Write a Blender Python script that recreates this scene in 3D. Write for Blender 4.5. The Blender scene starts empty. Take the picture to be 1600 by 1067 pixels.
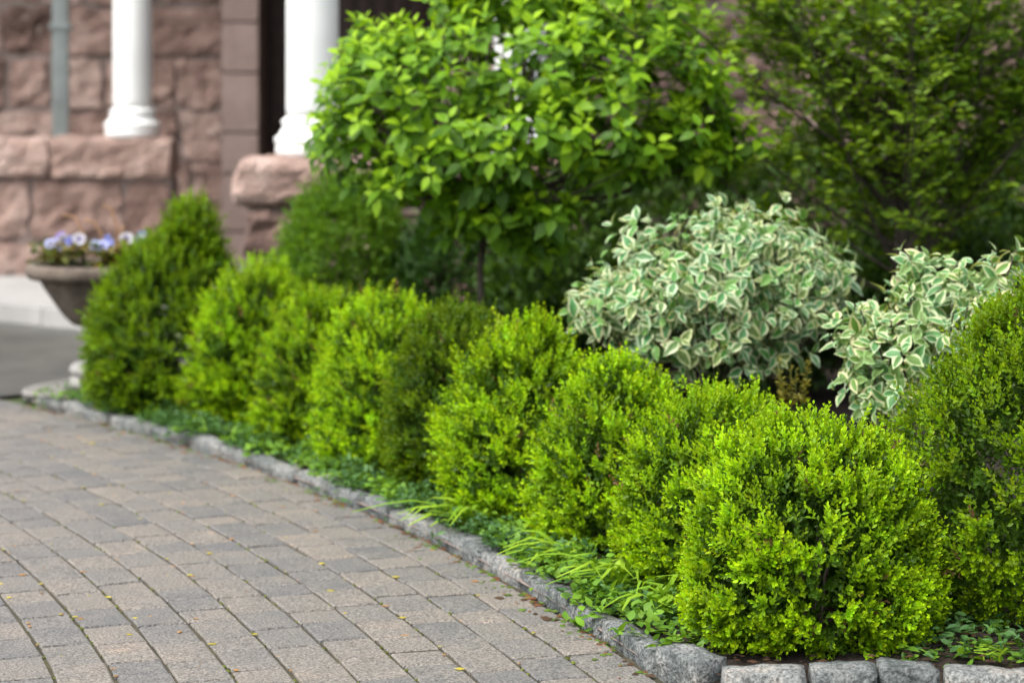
import bpy, math, random
import numpy as np
from mathutils import Matrix, Vector, noise as mnoise

# ------------------------------------------------------------------ camera, sky, sun, exposure
SC = bpy.context.scene
COL = SC.collection
R = math.radians
FPX, CAMH, HOR = 3600.0, 1.6, 150.0          # focal length in photo pixels, eye height, horizon row

cam_d = bpy.data.cameras.new('camera')
cam = bpy.data.objects.new('camera', cam_d); COL.objects.link(cam)
cam.location = (0, 0, CAMH); cam.rotation_euler = (R(90), 0, 0)
cam_d.sensor_width = 36.0; cam_d.lens = FPX / 1600 * 36.0
cam_d.shift_y = -(533.5 - HOR) / 1600
cam_d.clip_start = 0.1; cam_d.clip_end = 2000
cam_d.dof.use_dof = True; cam_d.dof.focus_distance = 6.6; cam_d.dof.aperture_fstop = 2.2
SC.camera = cam

SUN_EL, SUN_AZ = R(58), R(-128)              # soft overcast light from behind the camera's left shoulder
world = bpy.data.worlds.new('World'); SC.world = world; world.use_nodes = True
wn = world.node_tree.nodes; wl = world.node_tree.links
bg = wn['Background']
sky = wn.new('ShaderNodeTexSky'); sky.sky_type = 'NISHITA'; sky.sun_disc = False
sky.sun_elevation = SUN_EL; sky.sun_rotation = SUN_AZ; sky.dust_density = 4.0; sky.air_density = 1.0
hs = wn.new('ShaderNodeHueSaturation'); hs.inputs['Saturation'].default_value = 0.35
wl.new(sky.outputs[0], hs.inputs['Color']); wl.new(hs.outputs[0], bg.inputs['Color'])
bg.inputs['Strength'].default_value = 0.15

sun_d = bpy.data.lights.new('sun', 'SUN'); sun_d.energy = 1.5; sun_d.angle = R(35); sun_d.color = (1.0, 0.96, 0.9)
sun = bpy.data.objects.new('sun', sun_d); COL.objects.link(sun)
sd = Vector((math.sin(SUN_AZ) * math.cos(SUN_EL), math.cos(SUN_AZ) * math.cos(SUN_EL), math.sin(SUN_EL)))
sun.rotation_euler = sd.to_track_quat('Z', 'Y').to_euler(); sun.location = sd * 30

SC.render.engine = 'CYCLES'
SC.view_settings.view_transform = 'Standard'; SC.view_settings.look = 'None'
SC.view_settings.gamma = 1.0; SC.view_settings.use_curve_mapping = False
SC.view_settings.exposure = 1.3
SC.cycles.use_denoising = True
SC.cycles.max_bounces = 8; SC.cycles.diffuse_bounces = 4; SC.cycles.transmission_bounces = 5
SC.cycles.glossy_bounces = 2; SC.cycles.transparent_max_bounces = 4
SC.cycles.caustics_reflective = False; SC.cycles.caustics_refractive = False

rng = np.random.default_rng(11)
random.seed(5)

# ------------------------------------------------------------------ helpers: objects
def tag(o, label=None, cat=None, group=None, kind=None):
    if label: o['label'] = label
    if cat: o['category'] = cat
    if group: o['group'] = group
    if kind: o['kind'] = kind
    return o

def empty(name, loc, parent=None):
    o = bpy.data.objects.new(name, None); COL.objects.link(o); o.location = loc
    o.empty_display_size = 0.1
    if parent: o.parent = parent
    return o

def link(name, me, mat=None, parent=None, loc=(0, 0, 0), kind=None):
    o = bpy.data.objects.new(name, me); COL.objects.link(o)
    if mat is not None and not me.materials: me.materials.append(mat)
    o.parent = parent; o.location = loc
    if kind: o['kind'] = kind
    return o

def np_mesh(name, V, Q, C=None, smooth=False):
    """vertices (n,3), quads (m,4), optional point colours (n,3)"""
    V = np.asarray(V, dtype=np.float32); Q = np.asarray(Q, dtype=np.int32)
    me = bpy.data.meshes.new(name)
    me.vertices.add(len(V)); me.vertices.foreach_set('co', V.ravel())
    me.loops.add(Q.size); me.loops.foreach_set('vertex_index', Q.ravel())
    me.polygons.add(len(Q))
    me.polygons.foreach_set('loop_start', np.arange(0, Q.size, 4, dtype=np.int32))
    me.polygons.foreach_set('loop_total', np.full(len(Q), 4, dtype=np.int32))
    if smooth: me.polygons.foreach_set('use_smooth', np.ones(len(Q), dtype=bool))
    if C is not None:
        a = me.color_attributes.new('Col', 'FLOAT_COLOR', 'POINT')
        c4 = np.ones((len(V), 4), dtype=np.float32); c4[:, :3] = C
        a.data.foreach_set('color', c4.ravel())
    me.update(calc_edges=True)
    return me

def py_mesh(name, V, F, smooth=False):
    me = bpy.data.meshes.new(name); me.from_pydata([tuple(v) for v in V], [], F)
    if smooth:
        for p in me.polygons: p.use_smooth = True
    me.update(); return me

def norm(v):
    return v / np.maximum(np.linalg.norm(v, axis=-1, keepdims=True), 1e-9)

def frames(d, hint):
    """rotation matrices (m,3,3): columns x, y=d, z close to hint"""
    d = norm(d); z = norm(hint - (hint * d).sum(-1, keepdims=True) * d); x = np.cross(d, z)
    return np.stack([x, d, z], axis=-1)

def place(T, pos, Rm, s):
    """template vertices (n,3) set at m places -> (m*n,3)"""
    s = np.asarray(s, dtype=float)
    if s.ndim == 1: s = s[:, None]
    W = np.einsum('mij,nj->mni', Rm, T) * s[:, None, :] + pos[:, None, :]
    return W.reshape(-1, 3)

def quads(Q, n, m):
    return (Q[None] + (np.arange(m) * n)[:, None, None]).reshape(-1, 4)

class Mesher:
    def __init__(self): self.V, self.Q, self.C, self.n = [], [], [], 0
    def add(self, V, Q, C):
        self.V.append(V); self.Q.append(Q + self.n); self.C.append(np.broadcast_to(C, V.shape)); self.n += len(V)
    def mesh(self, name, smooth=False):
        return np_mesh(name, np.concatenate(self.V), np.concatenate(self.Q), np.concatenate(self.C), smooth)

def tube(pts, rad, sides=6):
    """tapered tube along a polyline -> V, Q"""
    pts = np.asarray(pts, float); rad = np.broadcast_to(np.asarray(rad, float), (len(pts),))
    d = np.gradient(pts, axis=0); d = norm(d)
    h = np.array([0.3, 0.9, 0.1]) if abs(d[0][2]) > 0.7 else np.array([0, 0, 1.0])
    F = frames(d, np.broadcast_to(h, d.shape))
    a = np.arange(sides) / sides * 2 * math.pi
    ring = np.stack([np.cos(a), np.zeros(sides), np.sin(a)], -1)
    V = (np.einsum('mij,nj->mni', F, ring) * rad[:, None, None] + pts[:, None, :]).reshape(-1, 3)
    Q = []
    for i in range(len(pts) - 1):
        for j in range(sides):
            k = (j + 1) % sides
            Q.append((i * sides + j, i * sides + k, (i + 1) * sides + k, (i + 1) * sides + j))
    return V, np.array(Q)

def lathe(name, prof, seg=40, smooth=True):
    V, F = [], []
    for r, z in prof:
        for j in range(seg):
            a = 2 * math.pi * j / seg; V.append((r * math.cos(a), r * math.sin(a), z))
    for i in range(len(prof) - 1):
        for j in range(seg):
            k = (j + 1) % seg
            F.append((i * seg + j, i * seg + k, (i + 1) * seg + k, (i + 1) * seg + j))
    F.append(tuple(range(seg))[::-1]); F.append(tuple((len(prof) - 1) * seg + j for j in range(seg)))
    me = py_mesh(name, V, F, smooth)
    me.polygons[-1].use_smooth = me.polygons[-2].use_smooth = False
    return me

def block_mesh(name, w, d, h, n=(5, 3, 4), rnd=0.02, amp=0.01, freq=6.0, seed=0.0, smooth=False, jag=0.0):
    """rounded, roughly hewn block centred on x,y with its foot at z=0; the front is -y"""
    idx, V, F = {}, [], []
    def vid(i, j, k):
        key = (i, j, k)
        if key not in idx:
            p = Vector(((i / n[0] - .5) * w, (j / n[1] - .5) * d, (k / n[2] - .5) * h))
            q = Vector([max(-(s / 2 - rnd), min(s / 2 - rnd, c)) for c, s in zip(p, (w, d, h))])
            e = p - q
            if e.length > 1e-9: p = q + e.normalized() * rnd
            nd = Vector((p.x / w, p.y / d, p.z / h)); nd.normalize()
            s = Vector((seed * 7.3, seed * 3.1, seed * 1.7))
            nv = mnoise.noise(p * freq + s) + 0.5 * mnoise.noise(p * freq * 2.3 + s)
            if jag: nv += jag * (mnoise.cell(p * freq * 1.3 + s) - .5)
            p = p + nd * nv * amp
            idx[key] = len(V); V.append((p.x, p.y, p.z + h / 2))
        return idx[key]
    for i in range(n[0]):
        for j in range(n[1]):
            F.append((vid(i, j, 0), vid(i, j + 1, 0), vid(i + 1, j + 1, 0), vid(i + 1, j, 0)))
            F.append((vid(i, j, n[2]), vid(i + 1, j, n[2]), vid(i + 1, j + 1, n[2]), vid(i, j + 1, n[2])))
    for i in range(n[0]):
        for k in range(n[2]):
            F.append((vid(i, 0, k), vid(i + 1, 0, k), vid(i + 1, 0, k + 1), vid(i, 0, k + 1)))
            F.append((vid(i, n[1], k), vid(i, n[1], k + 1), vid(i + 1, n[1], k + 1), vid(i + 1, n[1], k)))
    for j in range(n[1]):
        for k in range(n[2]):
            F.append((vid(0, j, k), vid(0, j, k + 1), vid(0, j + 1, k + 1), vid(0, j + 1, k)))
            F.append((vid(n[0], j, k), vid(n[0], j + 1, k), vid(n[0], j + 1, k + 1), vid(n[0], j, k + 1)))
    return py_mesh(name, V, F, smooth)

def box_mesh(name, x0, x1, y0, y1, z0, z1):
    V = [(x, y, z) for z in (z0, z1) for y in (y0, y1) for x in (x0, x1)]
    return py_mesh(name, V, [(0, 2, 3, 1), (4, 5, 7, 6), (0, 1, 5, 4), (2, 6, 7, 3), (0, 4, 6, 2), (1, 3, 7, 5)])

def pix(p):                                   # where a world point falls in the photograph, to choose what is in view
    return 800 + p[0] * FPX / p[1], HOR + (CAMH - p[2]) * FPX / p[1]

# ------------------------------------------------------------------ helpers: materials
def mat_new(name):
    m = bpy.data.materials.new(name); m.use_nodes = True
    nt = m.node_tree; b = nt.nodes['Principled BSDF']
    return m, nt.nodes, nt.links, b

def ramp(nodes, stops):
    r = nodes.new('ShaderNodeValToRGB'); e = r.color_ramp.elements
    while len(e) < len(stops): e.new(0.5)
    for el, (p, c) in zip(e, stops): el.position = p; el.color = (*c, 1)
    return r

def leaf_mat(name, rough=0.45, trans=0.35, spec=0.35):
    m, N, L, b = mat_new(name)
    at = N.new('ShaderNodeAttribute'); at.attribute_name = 'Col'
    L.new(at.outputs['Color'], b.inputs['Base Color'])
    b.inputs['Roughness'].default_value = rough; b.inputs['Specular IOR Level'].default_value = spec
    t = N.new('ShaderNodeBsdfTranslucent')
    mul = N.new('ShaderNodeMix'); mul.data_type = 'RGBA'; mul.blend_type = 'MULTIPLY'; mul.inputs[0].default_value = 1
    mul.inputs[7].default_value = (1.2, 1.12, 0.4, 1)
    L.new(at.outputs['Color'], mul.inputs[6]); L.new(mul.outputs[2], t.inputs['Color'])
    mx = N.new('ShaderNodeMixShader'); mx.inputs[0].default_value = trans
    L.new(b.outputs[0], mx.inputs[1]); L.new(t.outputs[0], mx.inputs[2])
    L.new(mx.outputs[0], N['Material Output'].inputs['Surface'])
    return m

def stone_mat(name, stops, scale=3.0, fine=60.0, rough=0.85, bump=0.4, bumpd=0.02, obj_rand=0.0, spec=0.3, speck=0.25, mid=14.0):
    """mottled stone: large blotches + grain, per-object tone, bump"""
    m, N, L, b = mat_new(name)
    tc = N.new('ShaderNodeTexCoord'); oi = N.new('ShaderNodeObjectInfo')
    add = N.new('ShaderNodeVectorMath'); add.operation = 'MULTIPLY_ADD'
    add.inputs[1].default_value = (1, 1, 1)
    cmb = N.new('ShaderNodeCombineXYZ'); mulr = N.new('ShaderNodeMath'); mulr.operation = 'MULTIPLY'; mulr.inputs[1].default_value = 37
    L.new(oi.outputs['Random'], mulr.inputs[0]); L.new(mulr.outputs[0], cmb.inputs[0]); L.new(mulr.outputs[0], cmb.inputs[2])
    L.new(tc.outputs['Object'], add.inputs[0]); L.new(cmb.outputs[0], add.inputs[2])
    def noi(s, d=4, r=0.6):
        n = N.new('ShaderNodeTexNoise'); n.inputs['Scale'].default_value = s; n.inputs['Detail'].default_value = d
        n.inputs['Roughness'].default_value = r; L.new(add.outputs[0], n.inputs['Vector']); return n
    n1, n2, n3 = noi(scale), noi(fine, 3, 0.7), noi(mid, 5, 0.65)
    mixv = N.new('ShaderNodeMath'); mixv.operation = 'MULTIPLY_ADD'
    L.new(oi.outputs['Random'], mixv.inputs[0]); mixv.inputs[1].default_value = obj_rand
    sub = N.new('ShaderNodeMath'); sub.operation = 'SUBTRACT'; L.new(n1.outputs[0], sub.inputs[0]); sub.inputs[1].default_value = obj_rand * 0.5
    L.new(sub.outputs[0], mixv.inputs[2])
    rp = ramp(N, stops); L.new(mixv.outputs[0], rp.inputs[0])
    gr = N.new('ShaderNodeMix'); gr.data_type = 'RGBA'; gr.blend_type = 'OVERLAY'; gr.inputs[0].default_value = speck * 2
    rp2 = ramp(N, [(0.36, (0.18,) * 3), (0.64, (0.82,) * 3)]); L.new(n2.outputs[0], rp2.inputs[0])
    L.new(rp.outputs[0], gr.inputs[6]); L.new(rp2.outputs[0], gr.inputs[7])
    L.new(gr.outputs[2], b.inputs['Base Color'])
    b.inputs['Roughness'].default_value = rough; b.inputs['Specular IOR Level'].default_value = spec
    ad = N.new('ShaderNodeMath'); ad.operation = 'MULTIPLY_ADD'; ad.inputs[1].default_value = 0.25
    L.new(n2.outputs[0], ad.inputs[0]); L.new(n3.outputs[0], ad.inputs[2])
    bp = N.new('ShaderNodeBump'); bp.inputs['Strength'].default_value = bump; bp.inputs['Distance'].default_value = bumpd
    L.new(ad.outputs[0], bp.inputs['Height']); L.new(bp.outputs[0], b.inputs['Normal'])
    return m

def plain_mat(name, col, rough=0.6, var=0.1, scale=5.0, bump=0.0, spec=0.4):
    m, N, L, b = mat_new(name)
    tc = N.new('ShaderNodeTexCoord'); n = N.new('ShaderNodeTexNoise'); n.inputs['Scale'].default_value = scale; n.inputs['Detail'].default_value = 5
    L.new(tc.outputs['Object'], n.inputs['Vector'])
    lo = tuple(c * (1 - var) for c in col); hi = tuple(min(1, c * (1 + var)) for c in col)
    rp = ramp(N, [(0.3, lo), (0.7, hi)]); L.new(n.outputs[0], rp.inputs[0]); L.new(rp.outputs[0], b.inputs['Base Color'])
    b.inputs['Roughness'].default_value = rough; b.inputs['Specular IOR Level'].default_value = spec
    if bump:
        bp = N.new('ShaderNodeBump'); bp.inputs['Strength'].default_value = bump; bp.inputs['Distance'].default_value = 0.01
        L.new(n.outputs[0], bp.inputs['Height']); L.new(bp.outputs[0], b.inputs['Normal'])
    return m

M_LEAF = leaf_mat('leaf', 0.48, 0.38, 0.22)
M_VARI = leaf_mat('variegated_leaf', 0.5, 0.25, 0.3)
M_PETAL = leaf_mat('petal', 0.6, 0.3, 0.2)
M_BARK = stone_mat('bark', [(0.3, (0.035, 0.027, 0.02)), (0.7, (0.09, 0.075, 0.06))], 8, 50, 0.9, 0.5, 0.01)
M_PAVER = stone_mat('concrete_paver', [(0.15, (0.105, 0.102, 0.100)), (0.42, (0.136, 0.127, 0.115)), (0.66, (0.155, 0.140, 0.122)), (0.84, (0.175, 0.152, 0.128)), (0.98, (0.23, 0.182, 0.142))],
                    7.0, 130.0, 0.6, 0.9, 0.008, obj_rand=0.55, spec=0.4, speck=0.5, mid=60)
M_BED = stone_mat('joint_sand', [(0.3, (0.03, 0.028, 0.018)), (0.6, (0.06, 0.052, 0.032)), (0.8, (0.07, 0.085, 0.02))], 5, 90, 0.95, 0.5, 0.01)
M_GRANITE = stone_mat('granite', [(0.25, (0.05, 0.06, 0.058)), (0.42, (0.11, 0.12, 0.118)), (0.6, (0.17, 0.175, 0.168)), (0.8, (0.27, 0.245, 0.215))],
                      13, 95, 0.75, 1.0, 0.02, obj_rand=0.2, speck=0.5, mid=32)
M_PINK = stone_mat('pink_granite', [(0.20, (0.10, 0.062, 0.05)), (0.38, (0.225, 0.145, 0.119)), (0.58, (0.33, 0.225, 0.188)), (0.8, (0.45, 0.335, 0.29))],
                   4.2, 60, 0.85, 1.0, 0.08, obj_rand=0.45, speck=0.25, mid=7)
M_PINKS = stone_mat('dressed_pink_stone', [(0.25, (0.235, 0.17, 0.148)), (0.75, (0.34, 0.258, 0.228))], 2.5, 80, 0.8, 0.25, 0.01, obj_rand=0.2, speck=0.15, mid=12)
M_MORTAR = stone_mat('mortar', [(0.3, (0.15, 0.115, 0.10)), (0.7, (0.24, 0.19, 0.17))], 4, 60, 0.95, 0.4, 0.01)
M_WHITE = plain_mat('white_paint', (0.75, 0.76, 0.74), 0.5, 0.07, 2.2)
M_GREYP = plain_mat('grey_painted_metal', (0.15, 0.17, 0.165), 0.5, 0.2, 5)
M_WOOD = plain_mat('dark_wood', (0.035, 0.016, 0.011), 0.5, 0.4, 6, 0.2)
M_ASPH = stone_mat('wet_asphalt', [(0.3, (0.045, 0.047, 0.043)), (0.7, (0.085, 0.085, 0.076))], 2.6, 120, 0.42, 0.3, 0.004, spec=0.3, speck=0.3, mid=60)
M_CONC = stone_mat('concrete', [(0.3, (0.25, 0.245, 0.235)), (0.7, (0.33, 0.325, 0.31))], 1.6, 90, 0.75, 0.25, 0.006, speck=0.15, mid=30)
M_PAD = stone_mat('pad_stone', [(0.3, (0.14, 0.135, 0.125)), (0.7, (0.215, 0.205, 0.19))], 3, 90, 0.8, 0.4, 0.008, speck=0.25, mid=30)
M_URN = stone_mat('weathered_urn_stone', [(0.25, (0.06, 0.048, 0.038)), (0.55, (0.125, 0.10, 0.08)), (0.8, (0.22, 0.185, 0.155))], 7, 110, 0.9, 0.8, 0.02, speck=0.25, mid=26)
M_URNB = stone_mat('pale_urn_foot', [(0.3, (0.20, 0.195, 0.18)), (0.7, (0.36, 0.35, 0.33))], 7, 110, 0.85, 0.4, 0.01, speck=0.2, mid=26)
M_SOIL = stone_mat('mulch', [(0.3, (0.014, 0.010, 0.008)), (0.6, (0.035, 0.024, 0.018)), (0.85, (0.075, 0.048, 0.034))], 9, 80, 0.95, 1.0, 0.04, speck=0.4, mid=35)
M_GROUND = stone_mat('ground', [(0.3, (0.03, 0.05, 0.015)), (0.7, (0.06, 0.085, 0.03))], 1.5, 40, 0.95, 0.5, 0.03)
M_ROOF = plain_mat('porch_soffit', (0.16, 0.13, 0.11), 0.8, 0.1, 3)

# ------------------------------------------------------------------ setting: ground, paved drive, kerb, bed, asphalt, pavement
CX, CY, RK = -14.8, 2.0, 15.80               # centre and outer radius of the round drive
def pol(r, a): return CX + r * math.cos(a), CY + r * math.sin(a)
A_END = R(40.6)                              # where the pavers stop and the asphalt begins

g = py_mesh('ground', [(-400, -200, -.03), (400, -200, -.03), (400, 900, -.03), (-400, 900, -.03)], [(0, 1, 2, 3)])
tag(link('ground', g, M_GROUND), 'ground beyond the drive and the planting bed', kind='structure')

V, F = [], []
na = 60
for i in range(na + 1):
    a = R(-30) + (A_END + R(30)) * i / na
    V += [(*pol(2.0, a), -.009), (*pol(RK + 1.6 if a < R(14.5) else RK + .02, a), -.009)]
for i in range(na): F.append((2 * i, 2 * i + 1, 2 * i + 3, 2 * i + 2))
drive = tag(link('driveway', py_mesh('driveway', V, F), M_BED), 'curved drive of grey and tan concrete pavers with mossy joints', kind='structure')

# pavers: 6 x 9 and 6 x 6 inch, laid in concentric courses
PW = 0.158
def paver_mesh(name, l, w, seed):
    rr = random.Random(seed); c = .0045; z = .0
    def j(): return rr.uniform(-.0022, .0022)
    x, y = w / 2, l / 2
    top = [(sx * (x - c) + j(), sy * (y - c) + j(), z + rr.uniform(-.0015, .0015)) for sx, sy in ((-1, -1), (1, -1), (1, 1), (-1, 1))]
    mid = [(sx * x + j(), sy * y + j(), z - c) for sx, sy in ((-1, -1), (1, -1), (1, 1), (-1, 1))]
    bot = [(p[0], p[1], z - .05) for p in mid]
    V = top + mid + bot; F = [(0, 1, 2, 3)]
    for k in range(4):
        q = (k + 1) % 4; F += [(k + 4, q + 4, q, k), (k + 8, q + 8, q + 4, k + 4)]
    return py_mesh(name, V, F)
PV = {l: [paver_mesh('paver', l - .0095, PW - .0105, k + int(l * 1000)) for k in range(5)] for l in (.158, .237)}
for k in PV:
    for m in PV[k]: m.materials.append(M_PAVER)
rp = random.Random(3)
spots = []
joint_lines = []
for i in range(-9, 32):
    rm = RK - PW * (i + .5); a = R(-2) if i >= 0 else R(-4)
    amax = A_END if i >= 0 else R(14.2)
    a += rp.uniform(0, .015)
    while a < amax:
        l = .237 if rp.random() < .68 else .158
        am = a + l / 2 / rm; a += l / rm
        x, y = pol(rm, am)
        if i < 0 and (y > 5.98): continue
        spots.append((x, y, am, l, rp.uniform(-.0025, .0025), rp.uniform(-.006, .006), rp.uniform(-.006, .006), rp.uniform(-.012, .012), rp.randrange(5)))
def inview(s):
    if s[1] < 5.2: return False
    u, v = pix((s[0], s[1], 0)); return -70 < u < 1670 and v < 1115
vis = [s for s in spots if inview(s)]; vis.sort(key=lambda s: s[1]); vis, over = vis[:300], vis[300:]
for s in vis:
    o = link('paver', PV[s[3]][s[8]], None, drive, (s[0], s[1], s[4])); o.rotation_euler = (s[5], s[6], s[2] + s[7])
vs = set(vis); Vr, Fr = [], []
for s in spots:
    if s in vs: continue
    me = PV[s[3]][s[8]]; mt = Matrix.Translation((s[0], s[1], s[4])) @ Matrix.Rotation(s[2] + s[7], 4, 'Z'); b0 = len(Vr)
    Vr += [tuple(mt @ v.co) for v in me.vertices]; Fr += [tuple(b0 + k for k in p.vertices) for p in me.polygons]
link('paving', py_mesh('paving', Vr, Fr), M_PAVER, drive, kind='stuff')

# asphalt lane beyond, pavement with its kerb, round pad under the urn
V, F = [], []
for i in range(25):
    a = A_END + R(60) * i / 24
    V += [(*pol(2.0, a), -.006), (*pol(24, a), -.006)]
for i in range(24): F.append((2 * i, 2 * i + 1, 2 * i + 3, 2 * i + 2))
tag(link('road', py_mesh('road', V, F), M_ASPH), 'wet dark asphalt lane passing in front of the porch', kind='structure')

def prism(name, poly, z0, z1):
    n = len(poly); V = [(x, y, z0) for x, y in poly] + [(x, y, z1) for x, y in poly]
    F = [tuple(range(n, 2 * n)), tuple(range(n))[::-1]] + [(i, (i + 1) % n, n + (i + 1) % n, n + i) for i in range(n)]
    return py_mesh(name, V, F)
pv = tag(link('pavement', prism('pavement', [(-9, 21.32), (-1.85, 15.04), (-1.85, 20.5), (-9, 23)], -.02, .125), M_CONC),
         'pale concrete pavement along the foot of the stone porch', kind='structure')
d = Vector((7.15, -6.28, 0)).normalized(); nrm = Vector((-d.y * -1, d.x * -1, 0)); nrm = Vector((d.y, -d.x, 0))
if nrm.y > 0: nrm = -nrm
p = Vector((-8.6, 20.97, 0)); L = 0.9
for k in range(10):
    a0 = p + d * (k * L + .006); a1 = p + d * ((k + 1) * L - .006); w = nrm * .15
    link('kerb_stone', prism('kerb_stone', [(a0.x + w.x, a0.y + w.y), (a1.x + w.x, a1.y + w.y), (a1.x + nrm.x * .003, a1.y + nrm.y * .003), (a0.x + nrm.x * .003, a0.y + nrm.y * .003)], -.02, .118), M_CONC, pv)

tag(link('urn_pad', lathe('urn_pad', [(.44, -.02), (.44, .018), (.425, .026)], 48), M_PAD, None, (-2.2, 12.45, 0)),
    'round pale stone pad under the urn at the corner of the bed', 'paving slab')

# planting bed soil
nx, ny = 120, 120
xs = np.linspace(-2.6, 6.4, nx); ys = np.linspace(6.0, 14.7, ny)
V = []; ok = np.zeros((nx, ny), bool)
for i, x in enumerate(xs):
    for j, y in enumerate(ys):
        r = math.hypot(x - CX, y - CY); a = math.atan2(y - CY, x - CX)
        z = .022 + .06 * min(1, max(0, (r - 15.95) / 1.2)) + .022 * mnoise.noise(Vector((x * 3, y * 3, 0))) + .012 * mnoise.noise(Vector((x * 11, y * 11, 4)))
        z *= min(1, max(.3, (y - 6.1) / .5))
        V.append((x, y, z)); ok[i, j] = (r > 15.86) and a < R(40.0) and y > 6.14
F = [(i * ny + j, (i + 1) * ny + j, (i + 1) * ny + j + 1, i * ny + j + 1) for i in range(nx - 1) for j in range(ny - 1)
     if ok[i, j] and ok[i + 1, j] and ok[i, j + 1] and ok[i + 1, j + 1]]
tag(link('planting_bed', py_mesh('planting_bed', V, F, True), M_SOIL), 'dark mulched soil of the planting bed behind the kerb', kind='structure')
def soil_z(x, y):
    r = math.hypot(x - CX, y - CY)
    return .022 + .06 * min(1, max(0, (r - 15.95) / 1.2))

# granite kerb: a mortar bed and hewn setts
KW, KH = .086, .050
path = [(*pol(RK + KW / 2 + .005, a), a + math.pi / 2) for a in np.linspace(R(38.9), R(16.6), 200)]
front = [(.50, 6.175), (.62, 6.135), (.80, 6.125), (1.0, 6.13), (1.18, 6.135), (1.34, 6.12), (1.50, 6.07), (1.66, 5.98), (1.8, 5.85), (1.95, 5.7)]
V = []; F = []
for k, (x, y, a) in enumerate(path):
    r = math.hypot(x - CX, y - CY); aa = a - math.pi / 2
    V += [(*pol(r - KW * .42, aa), .02), (*pol(r + KW * .48, aa), .02)]
    if k: F.append((2 * k - 2, 2 * k - 1, 2 * k + 1, 2 * k))
kerb = tag(link('kerb', py_mesh('kerb', V, F), M_MORTAR), 'low kerb of grey granite setts edging the planting bed', kind='structure')
def sett(x, y, ang, l, seed, w=KW, h=None):
    h = h or KH
    me = block_mesh('kerb_stone', l - .008, w, h + .05, (8, 3, 3), .012, .013, 11, seed, True, .25)
    rr = random.Random(seed)
    o = link('kerb_stone', me, M_GRANITE, kerb, (x, y, -.05 + rr.uniform(-.006, .008)))
    o.rotation_euler = (rr.uniform(-.04, .04), rr.uniform(-.03, .03), ang + rr.uniform(-.03, .03))
rk = random.Random(8)
a = R(38.8); k = 0
r0 = RK + KW / 2 + .012
while a > R(17.2):
    l = rk.uniform(.24, .48)
    am = a - l / 2 / r0
    sett(*pol(r0 + rk.uniform(-.006, .006), am), am + math.pi / 2, l, k + 1); a -= l / r0; k += 1
xe, ye = pol(r0, a)
sett(xe + .062, ye - .06, R(124), .20, 41, .105, .074)
for x0, x1, y0, y1, s in ((.555, .785, 6.115, 6.115, 60), (.785, .965, 6.118, 6.122, 61), (.965, 1.135, 6.13, 6.13, 62), (1.135, 1.385, 6.125, 6.085, 63), (1.385, 1.6, 6.075, 5.98, 64), (1.6, 1.8, 5.97, 5.83, 65), (1.8, 2.0, 5.82, 5.62, 66)):
    sett((x0 + x1) / 2, (y0 + y1) / 2, math.atan2(y1 - y0, x1 - x0), math.hypot(x1 - x0, y1 - y0), s, .12, .085)

# ------------------------------------------------------------------ the stone house with its porch
house = tag(empty('stone_house', (0, 14.6, 0)), 'pink granite house with white porch columns and dark wooden doors', 'house')
HY = 14.6
def hpart(name, me, mat, parent=house, off=(0, 0, 0)):
    return link(name, me, mat, parent, off)
seedc = [100]
def ashlar(parent, x0, x1, z0, z1, yf, hs=(.3, .36, .42, .46), ls=(.35, .8), proud=.05, rr=random.Random(4), mat=M_PINK, amp=.028):
    """courses of hewn blocks on a wall whose face is at world y = yf"""
    z = z0
    while z < z1 - .05:
        h = min(rr.choice(hs), z1 - z)
        if z1 - (z + h) < .15: h = z1 - z
        x = x0
        while x < x1 - .02:
            l = min(rr.uniform(*ls), x1 - x)
            if x1 - (x + l) < .18: l = x1 - x
            seedc[0] += 1
            me = block_mesh('stone_block', l - .018, .12, h - .018, (6, 2, 5), .022, amp, 6.5, seedc[0] * .37, False, .9)
            link('stone_block', me, mat, parent, (x + l / 2, yf - HY + .06 - proud * rr.uniform(.6, 1.1), z + .009))
            x += l
        z += h
def wall(name, x0, x1, y0, y1, z0, z1, mat=M_MORTAR):
    return hpart(name, box_mesh(name, x0, x1, y0 - HY, y1 - HY, z0, z1), mat)

w = wall('wall', -8.0, -2.53, 20.25, 20.6, -.02, 3.4); ashlar(w, -6.2, -2.53, .0, 3.0, 20.25)
# smooth door pilaster
pl = wall('pilaster', -2.53, -2.20, 20.1, 20.62, -.02, 3.4)
z = 0.0
for h in (.42, .5, .36, .52, .44, .4, .5):
    link('stone_block', block_mesh('stone_block', .33, .16, h - .008, (4, 2, 3), .02, .003, 4, z + 3, False), M_PINKS, pl, (-2.365, 20.08 - HY, z + .004)); z += h
# parapet on the left with its heavy cap stones
pp = wall('parapet', -8.0, -2.80, 18.95, 19.35, -.02, .93); ashlar(pp, -6.0, -2.80, .1, .92, 18.95, (.16, .32, .36), (.4, .8), .05, random.Random(9))
x = -6.0
for l in (1.2, 1.0, 1.02):
    link('cap_stone', block_mesh('cap_stone', l - .008, .5, .335, (14, 5, 7), .04, .03, 6, x * 3.1, False, .4), M_PINK, pp, (x + l / 2, 19.1 - HY, .925)); x += l
# big wall right of the porch and the low wall between pier and house
fw = wall('wall', -.44, 7.0, 14.6, 22.0, -.02, 4.2); ashlar(fw, -.44, 5.2, .0, 3.4, 14.6, rr=random.Random(21))
lw = wall('parapet', -.80, -.46, 14.05, 14.35, -.02, .9); ashlar(lw, -.80, -.46, .05, .9, 14.05, (.3, .28), (.3, .5), .05, random.Random(2))
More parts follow.
